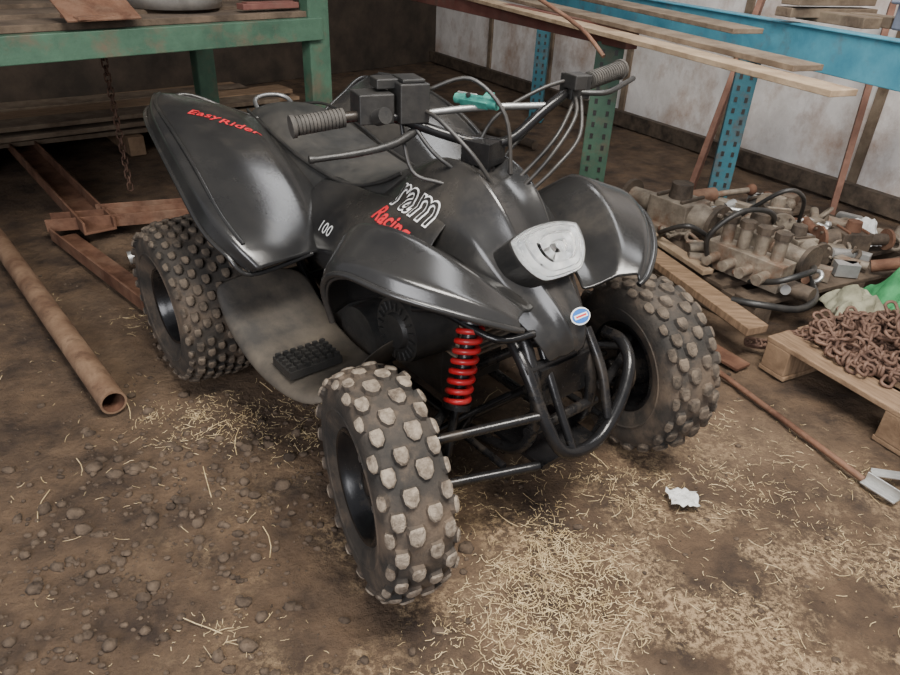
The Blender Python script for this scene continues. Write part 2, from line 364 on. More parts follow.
for nm,rows in(("front_fender_right",ff),("front_fender_left",mir(ff))):
    mb=MB();mb.grid(rows);panels.append(mb.build(nm,['plastic'],atv,solid=.006,sub=3,crease={1:.4,2:.7,3:.75}))
    mb=MB();mb.tube([V(r[4]) for r in rows],.007,8,0)
    mb.build(nm.replace("fender","fender_lip"),['plastic'],atv)
hs=[(-.52,.66,.11,.10),(-.44,.705,.12,.14),(-.36,.75,.13,.17),(-.28,.772,.13,.19),(-.19,.757,.13,.15),(-.115,.710,.122,.09),(-.062,.645,.108,.065),(-.008,.590,.088,.055),(.047,.545,.064,.045),(.08,.50,.048,.035),(.085,.46,.032,.03)]
rows=[]
for i,(x,z,w,dr) in enumerate(hs):
    rg={3:.018,4:.018,5:.012,6:.002,7:.002,8:.006}.get(i,.006)
    rows.append([(x-.03,-w-.02,z-dr),(x-.02,-w,z-dr*.45),(x-.01,-w*.66,z-.012),(x,-w*.46,z+rg),(x,-w*.3,z+rg*.4),(x,0,z-.004),(x,w*.3,z+rg*.4),(x,w*.46,z+rg),(x-.01,w*.66,z-.012),(x-.02,w,z-dr*.45),(x-.03,w+.02,z-dr)])
mb=MB();mb.grid(rows);hood=mb.build("hood",['plastic'],atv,solid=.006,sub=3,crease={1:.5,3:.8,7:.8,9:.5});panels.append(hood)
def frame(o,n,up=(0,0,1)):
    n=V(n).normalized();x=V(up).cross(n).normalized();y=n.cross(x)
    X=Matrix((x,y,n)).transposed().to_4x4();X.translation=V(o);return X
X=frame((-.034,0,.636),(.72,0,.66))
hp0=[(-.098,.034),(-.085,.046),(-.035,.058),(.035,.058),(.085,.046),(.098,.034),(.092,-.010),(.064,-.048),(.034,-.058),(-.034,-.058),(-.064,-.048),(-.092,-.010)]
hp=[(q.x,q.y) for q in cat([(a,b,0) for a,b in hp0],4,True)]
mb=MB()
n_=len(hp);vs=[]
for s_,z in((1.02,-.04),(1.02,.018),(1.008,.022),(.985,.021),(.93,.018),(.80,.014),(.6,.011),(.4,.009),(.2,.008),(.08,.008)): vs+=[(a*s_,b*s_,z) for a,b in hp]
mts=[1,1,1,0,0,0,0,0,0]
for k in range(9): mb.add(vs[k*n_:(k+2)*n_],[(i,(i+1)%n_,n_+(i+1)%n_,n_+i) for i in range(n_)],mts[k],k>1,X)
mb.add(vs[9*n_:],[list(range(n_))],0,True,X)
mb.ball((0,-.003,.014),.010,0,4,(1,1,1),0,X);mb.cyl(X@V((0,-.003,.007)),X@V((0,-.003,.011)),.015,.013,24,2)
mb.build("headlight",['reflector','trim','alu'],atv)
mb=MB();vs=[]
for s_,z in((.975,.021),(.90,.028),(.75,.033),(.5,.037),(.2,.039)): vs+=[(a*s_,b*s_,z) for a,b in hp]
for k in range(4): mb.add(vs[k*n_:(k+2)*n_],[(i,(i+1)%n_,n_+(i+1)%n_,n_+i) for i in range(n_)],0,True,X)
mb.add(vs[4*n_:],[list(range(n_))],0,True,X)
mb.build("headlight_lens",['glass'],atv,solid=.001)
X=frame((.071,0,.533),(.75,0,.62))
mb=MB();
def ell(a,b,z,mt,X,n=28): mb.add([(a*math.cos(2*math.pi*i/n),b*math.sin(2*math.pi*i/n),z) for i in range(n)],[list(range(n))],mt,False,X)
ell(.028,.018,.010,0,X);ell(.025,.015,.011,1,X);mb.box((0,0,.0115),(.038,.009,.001),0,X);mb.box((0,.0,.0122),(.030,.004,.0005),2,X)
mb.build("nose_badge",['white','bluedecal','reddecal'],atv)
ss=[(-1.27,.06,.70,.06),(-1.25,.11,.715,.10),(-1.16,.145,.725,.12),(-1.0,.155,.70,.12),(-.85,.15,.668,.12),(-.7,.14,.652,.12),(-.6,.125,.655,.12),(-.51,.105,.685,.11),(-.45,.085,.72,.09),(-.40,.06,.745,.06),(-.375,.04,.745,.04)]
rows=[]
for x,w,z,dr in ss:
    rows.append([(x,-w*.95,z-dr),(x,-w*1.02,z-dr*.45),(x,-w*.85,z-.012),(x,-w*.45,z),(x,0,z+.003),(x,w*.45,z),(x,w*.85,z-.012),(x,w*1.02,z-dr*.45),(x,w*.95,z-dr)])
mb=MB();mb.grid(rows);mb.build("seat",['seat'],atv,solid=.008,sub=2)
mb=MB()
for s in(-1,1): mb.tube([(x,s*w*.90,z-.010) for x,w,z,dr in ss[1:9]],.005,6,0)
mb.build("seat_piping",['trim'],atv)
sp=[]
for x,dy,dz in((-.74,0,0),(-.62,.02,0),(-.50,.03,.01),(-.40,.02,.03),(-.30,0,.06),(-.2,-.02,.06)):
    sp.append([(x,-.10-dy*.5,.645+dz*.9),(x,-.155-dy,.615+dz),(x,-.21-dy,.565+dz*.8),(x,-.225-dy,.50+dz*.6),(x+.01,-.20-dy,.44+dz*.4)])
for nm,rows in(("side_panel_right",sp),("side_panel_left",mir(sp))):
    mb=MB();mb.grid(rows);panels.append(mb.build(nm,['plastic'],atv,solid=.006,sub=2))
bpy.context.view_layer.update();dg=bpy.context.evaluated_depsgraph_get()
trees=[BVHTree.FromObject(o,dg) for o in panels]
def text(name,body,size,o,xdir,n,mt,off=0,shear=.2,ysc=1,lift=.002):
    cu=bpy.data.curves.new(name,"FONT");cu.body=body;cu.size=size;cu.shear=shear;cu.align_x='CENTER';cu.align_y='CENTER';cu.resolution_u=5;cu.offset=off;cu.space_character=1.08
    ob=bpy.data.objects.new(name+"_c",cu);bpy.context.collection.objects.link(ob)
    bpy.context.view_layer.update();d_=bpy.context.evaluated_depsgraph_get()
    me=bpy.data.meshes.new_from_object(ob.evaluated_get(d_));bpy.data.objects.remove(ob)
    bm=bmesh.new();bm.from_mesh(me);bmesh.ops.triangulate(bm,faces=bm.faces)
    for _ in range(4):
        ed=[e for e in bm.edges if e.calc_length()>.008]
        if ed: bmesh.ops.subdivide_edges(bm,edges=ed,cuts=1);bmesh.ops.triangulate(bm,faces=bm.faces)
    n=V(n).normalized();x=V(xdir);x=(x-n*x.dot(n)).normalized();y=n.cross(x);o=V(o)
    for v in bm.verts:
        q=o+x*v.co.x+y*v.co.y*ysc
        best=None
        for t in trees:
            h=t.ray_cast(q+n*.12,-n,.3)
            if h[0] is not None and (best is None or h[3]<best[1]): best=(h[0],h[3])
        v.co=(best[0] if best else q)+n*lift
    bm.to_mesh(me);bm.free();me.materials.clear();me.materials.append(M[mt])
    ob=bpy.data.objects.new(name,me);bpy.context.collection.objects.link(ob);ob.parent=atv
for mt_,of,lf in(('white',.0028,.002),('trim',-.0006,.0035)):
    text("decal_letters","ram",.100,(-.318,-.13,.695),(1,.0,-.12),(-.1,-.72,.7),mt_,of,.1,1.25,lf)
text("decal_script","Racing",.05,(-.345,-.178,.642),(1,0,-.15),(-.1,-.8,.6),'reddecal',.0014,.2,1.15)
text("decal_number","100",.042,(-.555,-.24,.575),(1,0,-.02),(0,-.85,.55),'white',0)
text("decal_fender","Easy",.042,(-1.02,-.32,.74),(.6,.8,0),(.1,-.2,1),'reddecal',.0008)
text("decal_fender","Rider",.042,(-.955,-.255,.74),(.6,.8,0),(.1,-.2,1),'reddecal',.0008)
for s,nm in((-1,"footwell_right"),(1,"footwell_left")):
    mb=MB()
    rows=[[(-.74,s*.20,.40),(-.76,s*.34,.41),(-.76,s*.44,.40),(-.76,s*.455,.38)],
          [(-.66,s*.20,.32),(-.67,s*.34,.325),(-.67,s*.45,.33),(-.67,s*.465,.30)],
          [(-.52,s*.20,.27),(-.52,s*.34,.275),(-.52,s*.45,.28),(-.52,s*.465,.25)],
          [(-.38,s*.20,.265),(-.37,s*.33,.27),(-.35,s*.43,.275),(-.35,s*.445,.245)],
          [(-.30,s*.20,.30),(-.29,s*.31,.30),(-.28,s*.39,.30),(-.27,s*.40,.27)],
          [(-.27,s*.19,.40),(-.265,s*.26,.39),(-.265,s*.30,.37),(-.26,s*.31,.36)]]
    mb.grid(rows);mb.build(nm,['dusty'],atv,solid=.006,sub=2)
    mb=MB();mb.box((-.44,s*.36,.295),(.09,.14,.02),0)
    for i in range(5):
        for j in range(7): mb.box((-.475+i*.018,s*(.30+j*.02),.31),(.008,.012,.012),0)
    mb.tube([(-.44,s*.12,.2),(-.44,s*.2,.24),(-.44,s*.40,.285)],.011,10,0,None,4)
    mb.build(nm.replace("footwell","footpeg"),['trim'],atv)
mb=MB()
for s in(-1,1):
    mb.tube([(-.95,s*.11,.3),(-.75,s*.11,.19),(-.3,s*.11,.17),(0,s*.1,.19),(.07,s*.09,.30),(.02,s*.08,.45),(-.12,s*.06,.57)],.014,10,0)
    mb.tube([(-.95,s*.11,.3),(-1.1,s*.11,.55),(-1.2,s*.1,.64)],.013,10,0)
    mb.tube([(-1.2,s*.1,.62),(-.8,s*.1,.55),(-.4,s*.08,.55),(-.12,s*.06,.57)],.014,10,0)
    for zz,zo,yo in((.20,.19,.33),(.34,.31,.31)):
        mb.tube([(.10,s*.09,zz),(.0,s*yo,zo)],.011,10,0,None,1)
        mb.tube([(-.13,s*.09,zz),(-.02,s*yo,zo)],.011,10,0,None,1)
    mb.tube([(.06,s*.16,.205),(-.07,s*.16,.205)],.009,8,0,None,1)
    mb.cyl((-.01,s*.33,.16),(-.01,s*.31,.34),.018,n=12)
    mb.cyl((-.01,s*.33,.235),(-.02,s*.40,.235),.02,n=12)
    mb.tube([(-.06,s*.04,.28),(-.07,s*.32,.26)],.007,8,0,None,1)
for x,z in((.07,.28),(.0,.19),(-.13,.2),(-.13,.34),(.04,.42),(-.6,.18),(-.9,.27)):
    mb.cyl((x,-.11,z),(x,.11,z),.013,n=10)
mb.cyl((-.22,0,.30),(-.23,0,.80),.014,n=12)
mb.cyl((-1.0,-.4,.243),(-1.0,.4,.243),.02,n=14);mb.cyl((-1,-.07,.243),(-1,.07,.243),.05,n=20)
mb.tube([(-.5,-.05,.26),(-.75,-.05,.22),(-1.0,-.05,.245)],.022,10,0);mb.tube([(-.5,.05,.26),(-.75,.05,.22),(-1.0,.05,.245)],.022,10,0)
mb.box((.05,0,.37),(.02,.15,.10),0);mb.box((.03,0,.20),(.16,.18,.012),0)
mb.tube([(-.2,-.22,.50),(-.12,-.2,.52),(.0,-.16,.50),(.03,-.08,.50)],.008,8,0)
mb.build("frame",['blk'],atv)
mb=MB()
mb.tube([(-.03,-.09,.47),(.04,-.10,.42),(.10,-.095,.33),(.14,-.07,.26),(.15,0,.24),(.145,.07,.26),(.13,.13,.32),(.10,.175,.375),(.05,.20,.40),(.0,.20,.40)],.0145,12,0)
mb.tube([(.03,.09,.46),(.09,.09,.38),(.135,.08,.28)],.011,10,0)
mb.tube([(.02,-.04,.45),(.08,-.045,.36),(.145,-.04,.25)],.010,10,0)
mb.build("front_bumper",['blk'],atv)
mb=MB()
mb.box((-.42,0,.30),(.36,.20,.20),0);mb.box((-.28,0,.40),(.14,.14,.20),0,rot=Matrix.Rotation(-.5,3,'Y'))
for i in range(8): mb.box((-.27+i*.004,0,.33+i*.018),(.19,.19,.006),1)
mb.cyl((-.27,-.10,.41),(-.27,-.215,.41),.085,.08,32,0);mb.cyl((-.27,-.215,.41),(-.27,-.225,.41),.045,.04,32,0)
for k in range(20):
    t=k*math.pi/10;mb.box((-.27+.062*math.cos(t),-.218,.41+.062*math.sin(t)),(.022,.008,.004),0,rot=Matrix.Rotation(-t,3,'Y'))
mb.cyl((-.48,-.1,.28),(-.48,-.19,.28),.09,.085,32,0);mb.cyl((-.6,-.08,.3),(-.6,-.17,.3),.06,.055,28,0)
mb.tube([(-.2,.08,.45),(-.1,.14,.40),(-.2,.2,.33),(-.6,.2,.35),(-1.1,.17,.42)],.022,12,1)
mb.cyl((-.8,.19,.40),(-1.25,.19,.47),.045,n=20,mat=1)
mb.build("engine",['trim','castiron'],atv,bevel=.004)
def spring(c0,c1,R_,w,turns,name,mt='redspring',t0=.08,t1=.80):
    c0,c1=V(c0),V(c1);d=c1-c0;dn=d.normalized();a=dn.orthogonal().normalized();b=dn.cross(a)
    mb=MB();pts=[]
    n=turns*14
    for i in range(n+1):
        t=i/n;an=2*math.pi*turns*t
        pts.append(c0+d*(t0+(t1-t0)*t)+a*math.cos(an)*R_+b*math.sin(an)*R_)
    mb.tube(pts,w,8,0,None,1)
    mb.cyl(c0,c1,.010,n=12,mat=1);mb.cyl(c0+d*(t0-.04),c0+d*t0,R_+w,n=20,mat=1);mb.cyl(c0+d*t1,c0+d*(t1+.04),R_+w,n=20,mat=1)
    mb.cyl(c0+d*t0,c0+d*.5,.016,n=14,mat=1)
    mb.build(name,[mt,'blk'],atv)
spring((-.07,-.16,.535),(-.01,-.265,.24),.024,.0068,8,"shock_absorber_right",t1=.62)
spring((-.13,.09,.50),(-.10,.22,.24),.023,.007,8,"shock_absorber_left")
spring((-.75,0,.55),(-.9,0,.3),.027,.0068,7,"rear_shock_absorber")
mb=MB()
mb.tube([(-.42,-.35,.858),(-.40,-.25,.868),(-.375,-.16,.865),(-.30,-.06,.83),(-.26,0,.815),(-.22,.05,.825),(-.20,.14,.89),(-.205,.24,.925),(-.225,.385,.94)],.0115,12,0,None,6)
mb.tube([(-.345,-.11,.87),(-.28,0,.885),(-.205,.13,.89)],.0075,10,1,None,4)
mb.box((-.25,0,.80),(.07,.07,.05),0,rot=Matrix.Rotation(.3,3,'Z'))
mb.cyl((-.235,0,.72),(-.25,0,.80),.02,n=14)
mb.build("handlebar",['blk','alu'],atv,bevel=.001)
mb=MB()
for a_,b_ in(((-.425,-.36,.857),(-.402,-.255,.868)),((-.207,.265,.93),(-.226,.395,.942))):
    a_,b_=V(a_),V(b_);mb.cyl(a_,b_,.017,n=20)
    for i in range(14): 
        c=a_+(b_-a_)*(i+.5)/14;dn=(b_-a_).normalized()*.003;mb.cyl(c-dn,c+dn,.0195,n=16)
    e=a_ if a_.y<0 else b_
    mb.cyl(e-(b_-a_).normalized()*.004,e+(b_-a_).normalized()*.004,.023,n=20)
mb.build("grips",['grip'],atv)
mb=MB()
Rz=Matrix.Rotation(math.radians(-15),3,'Z')
mb.box((-.395,-.19,.885),(.07,.075,.06),0,rot=Rz);mb.box((-.37,-.115,.895),(.085,.065,.08),0,rot=Rz)
mb.box((-.40,-.155,.93),(.05,.05,.02),0,rot=Rz);mb.box((-.37,-.115,.939),(.07,.05,.008),0,rot=Rz);mb.cyl((-.36,-.2,.87),(-.33,-.2,.88),.017,n=14,mat=0)
mb.tube([(-.35,-.10,.84),(-.335,-.17,.82),(-.34,-.25,.81),(-.36,-.34,.805),(-.365,-.36,.805)],[.010,.009,.008,.007,.0085],8,0)
mb.box((-.20,.215,.925),(.05,.05,.05),0,rot=Rz);mb.box((-.18,.19,.94),(.05,.03,.03),0,rot=Rz)
mb.tube([(-.19,.2,.915),(-.15,.26,.915),(-.165,.34,.925),(-.18,.39,.93)],.0065,8,0)
mb.build("hand_controls",['trim','alu','redspring'],atv,bevel=.003)
mb=MB()
for pts in([(-.36,-.12,.86),(-.30,-.10,.80),(-.26,-.06,.76),(-.25,0,.72)],
    [(-.34,-.1,.88),(-.28,-.10,.87),(-.2,-.07,.81),(-.17,-.03,.74)],
    [(-.36,-.14,.85),(-.32,-.14,.76),(-.27,-.10,.74),(-.22,-.03,.72)],
    [(-.20,.2,.93),(-.14,.16,.88),(-.13,.08,.80),(-.17,.03,.72)],
    [(-.19,.22,.92),(-.13,.17,.84),(-.12,.09,.78),(-.16,.04,.71)],
    [(-.21,.18,.90),(-.24,.12,.83),(-.25,.06,.77),(-.22,.02,.72)],
    [(-.34,-.08,.92),(-.28,-.02,.945),(-.21,.02,.88),(-.19,.03,.76)],
    [(-.2,.2,.94),(-.22,.12,.92),(-.26,.03,.86),(-.26,-.03,.76)],
    [(-.18,.2,.91),(-.15,.12,.84),(-.17,.06,.77),(-.2,.02,.72)]):
    mb.tube(pts,.0045,8,0)
mb.build("control_cables",['hose'],atv)
mb=MB();Xq=frame((-.285,.0,.897),(.15,-.5,1),(0,0,1))
mb.box((0,0,0),(.07,.022,.018),0,Xq);mb.box((.025,.012,.004),(.02,.03,.012),0,Xq);mb.cyl(Xq@V((-.05,0,0)),Xq@V((.055,0,0)),.011,n=14,mat=0);mb.cyl(Xq@V((-.015,0,.008)),Xq@V((-.015,0,.016)),.006,n=6,mat=1);mb.box((-.03,.016,.002),(.05,.006,.006),2,Xq)
mb.build("bar_clamp",['teallabel','trim','silver'],atv,bevel=.002)
mb=MB();mb.tube([(-1.22,-.06,.68),(-1.29,-.055,.72),(-1.31,0,.73),(-1.29,.055,.72),(-1.22,.06,.68)],.007,10,0);mb.build("grab_rail",['alu'],atv)
mb=MB();mb.box((-1.14,0,.60),(.16,.18,.12),0);mb.box((-.9,0,.56),(.5,.18,.10),0);mb.build("under_tray",['trim'],atv,bevel=.02)

# ------------------------------------------------------------------ left side stuff
up=lambda z:V((0,0,z))
mb=MB()
A=V((-1.95,2.655,.04));B=V((-.93,1.52,.04));d=(B-A).normalized();n=28
mb.cyl(A,B,.036,n=28,cap=False);mb.cyl(A,B,.030,n=28,cap=False,mat=1)
a_=d.orthogonal().normalized();b_=d.cross(a_)
ring=lambda c,rr:[c+a_*math.cos(2*math.pi*i/n)*rr+b_*math.sin(2*math.pi*i/n)*rr for i in range(n)]
for c in(A,B): mb.add(ring(c,.036)+ring(c,.030),[(i,(i+1)%n,n+(i+1)%n,n+i) for i in range(n)],0)
mb.build("steel_pipe",['pipe','rust'])
def single(name,fn,mats,bevel=.002):
    mb=MB();fn(mb);return mb.build(name,mats,bevel=bevel)
single("steel_channel",lambda m:m.channel((-2.75,4.1,.10),(-1.50,2.68,.06),.13,.05,.01,0,'U',(0,0,1)),['rust'])
single("steel_channel",lambda m:m.channel((-1.68,2.70,.02),(-1.05,2.12,.02),.10,.05,.008,0,'L'),['rust'])
single("steel_channel",lambda m:m.channel((-1.74,2.72,.05),(-.85,2.95,.09),.09,.05,.008,0,'U'),['rust'])
single("steel_channel",lambda m:m.channel((-1.60,2.88,.08),(-.75,3.15,.10),.10,.04,.008,0,'L'),['rust'])
single("steel_tube_offcut",lambda m:(m.cyl((-1.28,2.45,.05),(-.98,2.62,.09),.022,n=20),m.cyl((-1.285,2.447,.05),(-1.27,2.456,.052),.026,n=20)),['silver'],0)
e=empty("board_stack",(-2.2,4.35,0),math.radians(40))
mb=MB()
for i in range(11):
    mb.box((random.uniform(-.15,.15),-.35+(i%4)*.22+random.uniform(-.03,.03),.13+(i//4)*.045),(2.3+random.uniform(-.3,.3),.2,.025),i%2,rot=Matrix.Rotation(random.uniform(-.05,.05),3,'Z'))
for x in(-.8,.0,.8): mb.box((x,0,.055),(.09,.95,.11),1)
mb.build("boards",['woodgrey','wood'],e,bevel=.003)
P0=V((-.61,3.12,0));dd=V((.67,.742,0)).normalized();nb=V((-dd.y,dd.x,0))
rk=empty("green_storage_rack")
mb=MB()
Lf=P0-dd*2.3
def rackpost(mb,q,h,w=.09,mat=0,holes=True,ang=0):
    R_=Matrix.Rotation(ang,3,'Z')
    mb.box(q+up(h/2),(w,.006,h),mat,rot=R_)
    mb.box(q+up(h/2)+R_@V((-w/2,.03,0)),(.006,.06,h),mat,rot=R_);mb.box(q+up(h/2)+R_@V((w/2,.03,0)),(.006,.06,h),mat,rot=R_)
    if holes:
        k=int(h/.05)
        for i in range(k):
            for sx in(-.25,.25): mb.box(q+up(.05+i*.05)+R_@V((w*sx,-.004,0)),(.014,.003,.022),1,rot=R_)
    mb.box(q+up(.004),(w*1.4,w*1.4,.008),mat,rot=R_)
an=math.atan2(dd.y,dd.x)
rackpost(mb,P0,1.55,.10,0,False,an);rackpost(mb,P0+nb*1.0,1.55,.10,0,False,an);rackpost(mb,Lf,1.55,.10,0,False,an);rackpost(mb,Lf+nb*1.0,1.55,.10,0,False,an)
for off in(0,1.0):
    mb.beam(Lf+nb*off+up(.84),P0+nb*off+up(.84),.05,.085,0)
for q in(P0,Lf): mb.beam(q+up(.84),q+nb*1.0+up(.84),.04,.05,0)
mb.build("rack_frame",['green','trim'],rk,bevel=.003)
mb=MB()
for i in range(6):
    o=nb*(.09+i*.17);mb.beam(Lf+o+up(.895+(.012 if i%2 else 0)),P0-dd*.05+o+up(.895+(.012 if i%2 else 0)),.155,.022,0)
mb.build("rack_deck",['wooddark'],rk,bevel=.002)
def disc(name,c,R_,mt):
    mb=MB();X=Matrix.Translation(V(c))@Matrix.Rotation(math.pi/2,4,'X')
    mb.revolve([(0,.012),(R_*.45,.012),(R_*.55,.03),(R_*.8,.03),(R_*.86,.06),(R_,.065),(R_,.05),(R_*.9,.0),(0,0)],40,0,X);mb.build(name,[mt])
q=P0-dd*1.38+nb*.25;disc("wheel_trim",(q.x,q.y,.920),.17,'silver')
q=P0-dd*.50+nb*.25;disc("wheel_trim",(q.x,q.y,.920),.19,'silver')
q=P0-dd*.20+nb*.06
single("red_toolbox",lambda m:(m.box(q+up(.928),(.26,.05,.022),0,rot=Matrix.Rotation(an,3,'Z')),m.box(q+up(.941),(.22,.04,.005),0,rot=Matrix.Rotation(an,3,'Z'))),['redbeam'],.003)
q2=P0-dd*.90+nb*.0
single("rusty_plate",lambda m:(m.box(q2+up(.945),(.24,.13,.006),0,rot=Matrix.Rotation(an,3,'Z')@Matrix.Rotation(.45,3,'X')),m.box(q2+up(.925),(.2,.1,.01),0,rot=Matrix.Rotation(an+.2,3,'Z'))),['rust'],.001)
def link(mb,c,dirv,upv,L,w,rr,mat=0):
    dirv=V(dirv).normalized();u=V(upv);u=(u-dirv*u.dot(dirv)).normalized();pts=[]
    for i in range(8):
        t=2*math.pi*i/8;x=math.cos(t)*L/2;y=math.sin(t)*w/2;y=max(-w/2*.9,min(w/2*.9,y*1.3));pts.append(V(c)+dirv*x+u*y)
    mb.tube(pts,rr,5,mat,None,2,True)
mb=MB()
for i in range(24):
    c=V((-1.62,3.25,.80-i*.032));link(mb,c,(0,.05,1),(1,1,0) if i%2 else (1,-1,0),.044,.026,.004)
mb.build("hanging_chain",['chain'])
mb=MB();mb.tube([(-1.0,5.3,.05),(-.1,4.3,.05)],.05,16,0,None,1);mb.tube([(-.8,5.6,.05),(.25,4.4,.05)],.04,16,0,None,1);mb.tube([(-.6,5.8,.035),(.5,4.5,.035)],.03,12,0,None,1);mb.tube([(-.2,5.0,.02),(.35,3.6,.02)],.02,12,0,None,1);mb.build("scrap_pipes",['darkiron'])
mb=MB()
for k in range(3): mb.tube([(-.9+.3*math.cos(t*.7),4.45+.3*math.sin(t*.7),.05+k*.035) for t in range(9)],.022,8,0,None,4,True)
mb.build("coiled_hose",['hose'])

# ------------------------------------------------------------------ right rack
rr_=empty("blue_storage_rack")
mb=MB()
bp=V((1.287,3.28,0));bd=V((-.325,.946,0)).normalized()
b0=bp-bd*1.5;b1=bp+bd*2.2
mb.beam(b0+up(.865),b1+up(.865),.05,.15,0);mb.beam(b0+up(.943),b1+up(.943),.07,.008,0)
mb.build("shelf_beam",['blue'],rr_,bevel=.003)
mb=MB();rackpost(mb,bp,.80,.09,0,True,math.radians(-15));rackpost(mb,b0,.80,.09,0,True,math.radians(-15));rackpost(mb,b1,.8,.09,0,True,math.radians(-15))
mb.build("back_post",['teal','trim'],rr_)
gp=V((.62,3.10,0))
mb=MB();rackpost(mb,gp,.84,.11,0,True,math.radians(-10));mb.build("front_post",['green','trim'],rr_)
g0=V((-.45,5.1,.87))
mb=MB();mb.beam(g0,V((.68,2.98,.87)),.06,.08,0);mb.build("front_beam",['redbeam'],rr_,bevel=.003)
mb=MB()
for off,zz,w,m_ in((-.02,.885,.10,0),(.11,.91,.12,1),(.40,.95,.14,1)):
    o=V((.86,.5,0)).normalized()*off
    mb.beam(V((-.25,4.9,zz+.03))+o,V((1.03-off*.5,1.97+off*1.6,zz-.01))+o*(.6),w,.018,m_)
mb.build("shelf_boards",['woodpale','woodgrey'],rr_,bevel=.002)
mb=MB()
Rz=Matrix.Rotation(math.radians(20),3,'Z')
def S(m): 
    for i in range(3): m.box((1.50,3.15,.985+i*.045),(.45,.09,.035),0,rot=Rz@Matrix.Rotation(.1*i,3,'Z'))
    m.box((1.50,3.05,.972),(.09,.35,.04),0,rot=Rz);m.box((1.63,3.1,.972),(.09,.35,.04),0,rot=Rz)
single("wood_offcuts",S,['woodgrey'],.003)
single("plastic_crate",lambda m:(m.box((1.80,2.80,1.0),(.30,.24,.09),0,rot=Rz),m.box((1.80,2.80,1.05),(.34,.28,.015),0,rot=Rz),m.box((1.77,2.65,.99),(.1,.02,.05),0,rot=Rz)),['greyplastic'],.01)
single("leaning_plank",lambda m:m.beam((1.30,3.72,.0),(1.66,4.25,1.05),.10,.03,0,up=(1,-.5,0)),['woodred'],.002)
single("leaning_plank",lambda m:m.beam((1.92,3.36,.0),(2.10,3.76,1.0),.09,.03,0,up=(1,-.5,0)),['woodred'],.002)
single("rusty_lever",lambda m:(m.tube([(.25,2.9,1.02),(.42,2.72,.93),(.50,2.6,.85)],.008,8,0,None,4),),['rust'],0)

# ------------------------------------------------------------------ pallets
def pallet(name,loc,rot,L,W,mt='woodgrey',nb_=6):
    mb=MB();e=empty(name,loc,rot)
    for i in range(nb_):
        y=-W/2+.05+(W-.1)*i/(nb_-1);mb.box((0,y,.112),(L,.10,.018),0)
    for x in(-L/2+.05,0,L/2-.05):
        mb.box((x,0,.06),(.09,W,.088),0);mb.box((x,0,.008),(.1,W,.016),0)
    mb.build("slats",[mt],e,bevel=.003);return e
pallet("wooden_pallet",(1.36,2.80,.0),math.radians(27),1.10,.9,'wooddark')
pallet("wooden_pallet",(1.60,1.71,.0),math.radians(-62),.92,.8,'wood')
single("timber_plank",lambda m:m.beam((.70,2.70,.15),(1.01,1.96,.12),.085,.03,0),['wood'],.003)
single("timber_plank",lambda m:m.beam((.82,2.70,.15),(.96,2.35,.145),.05,.02,0),['woodpale'],.003)
def gearbox(name,o,rz,s=1,mats=('castiron','darkiron')):
    e=empty(name,o,rz);mb=MB()
    mb.box((0,0,.06*s),(.16*s,.13*s,.12*s),0);mb.cyl((-.08*s,0,.07*s),(-.16*s,0,.07*s),.055*s,.045*s,24,0);mb.cyl((.08*s,0,.07*s),(.2*s,0,.07*s),.035*s,.03*s,20,0)
    mb.cyl((-.16*s,0,.07*s),(-.175*s,0,.07*s),.07*s,n=28,mat=1);mb.cyl((.2*s,0,.07*s),(.215*s,0,.07*s),.055*s,n=24,mat=1)
    mb.cyl((0,0,.12*s),(0,0,.17*s),.04*s,.035*s,20,1)
    for k in range(6):
        t=k*math.pi/3;c=V((-.176*s,.055*s*math.cos(t),.07*s+.055*s*math.sin(t)));mb.cyl(c,c+V((-.012*s,0,0)),.007*s,n=6,mat=0)
    for k in(-1,1): mb.box((0,k*.075*s,.02*s),(.1*s,.04*s,.03*s),0);mb.box((k*.05*s,0,.125*s),(.012*s,.12*s,.012*s),1)
    mb.build("housing",list(mats),e,bevel=.005*s);return e
Zt=.121
gearbox("gearbox_casting",(.96,2.84,Zt),2.2,1.25);gearbox("gearbox_casting",(1.20,2.56,Zt),-1.0,1.15);gearbox("gearbox_casting",(1.42,2.92,Zt),1.4,.85,('darkiron','castiron'));gearbox("gearbox_casting",(1.64,2.68,Zt),.1,.8,('darkiron','rust'))
gearbox("gearbox_casting",(1.38,2.60,Zt),1.9,.8)
def hyd(m):
    m.cyl((.92,3.05,.17),(1.22,3.15,.19),.035,n=20);m.cyl((1.22,3.15,.19),(1.4,3.21,.20),.014,n=14,mat=1);m.cyl((.89,3.04,.17),(.92,3.05,.17),.045,n=20)
    m.ball((1.42,3.22,.2),.028,0)
single("hydraulic_cylinder",hyd,['rust','castiron'])
def valve(m):
    Rv=Matrix.Rotation(-.9,3,'Z');o=V((1.10,2.36,Zt));k_=1.3
    m.box(o+up(.05*k_),(.24*k_,.07*k_,.08*k_),0,rot=Rv)
    for k in range(4):
        c=o+Rv@V((-.08+k*.053,0,0))*k_;m.cyl(c+up(.09*k_),c+up(.15*k_),.018*k_,n=14);m.cyl(c+up(.15*k_),c+up(.17*k_),.024*k_,n=6,mat=1);m.cyl(c+up(.05*k_)+Rv@V((0,-.03,0)),c+up(.05*k_)+Rv@V((0,-.11,0)),.016*k_,n=12,mat=0)
    m.cyl(o+up(.03*k_)+Rv@V((.11*k_,0,0)),o+up(.03*k_)+Rv@V((.20*k_,0,0)),.022*k_,n=14,mat=1)
single("valve_block",valve,['castiron','darkiron'],.003)
mb=MB()
mb.tube([(.98,2.40,.15),(.93,2.36,.28),(1.02,2.36,.38),(1.15,2.42,.37),(1.24,2.55,.28),(1.2,2.7,.18)],.010,8,0)
mb.tube([(1.1,2.30,.14),(1.14,2.18,.20),(1.25,2.20,.23),(1.32,2.3,.20),(1.4,2.45,.16),(1.5,2.6,.18)],.011,8,0)
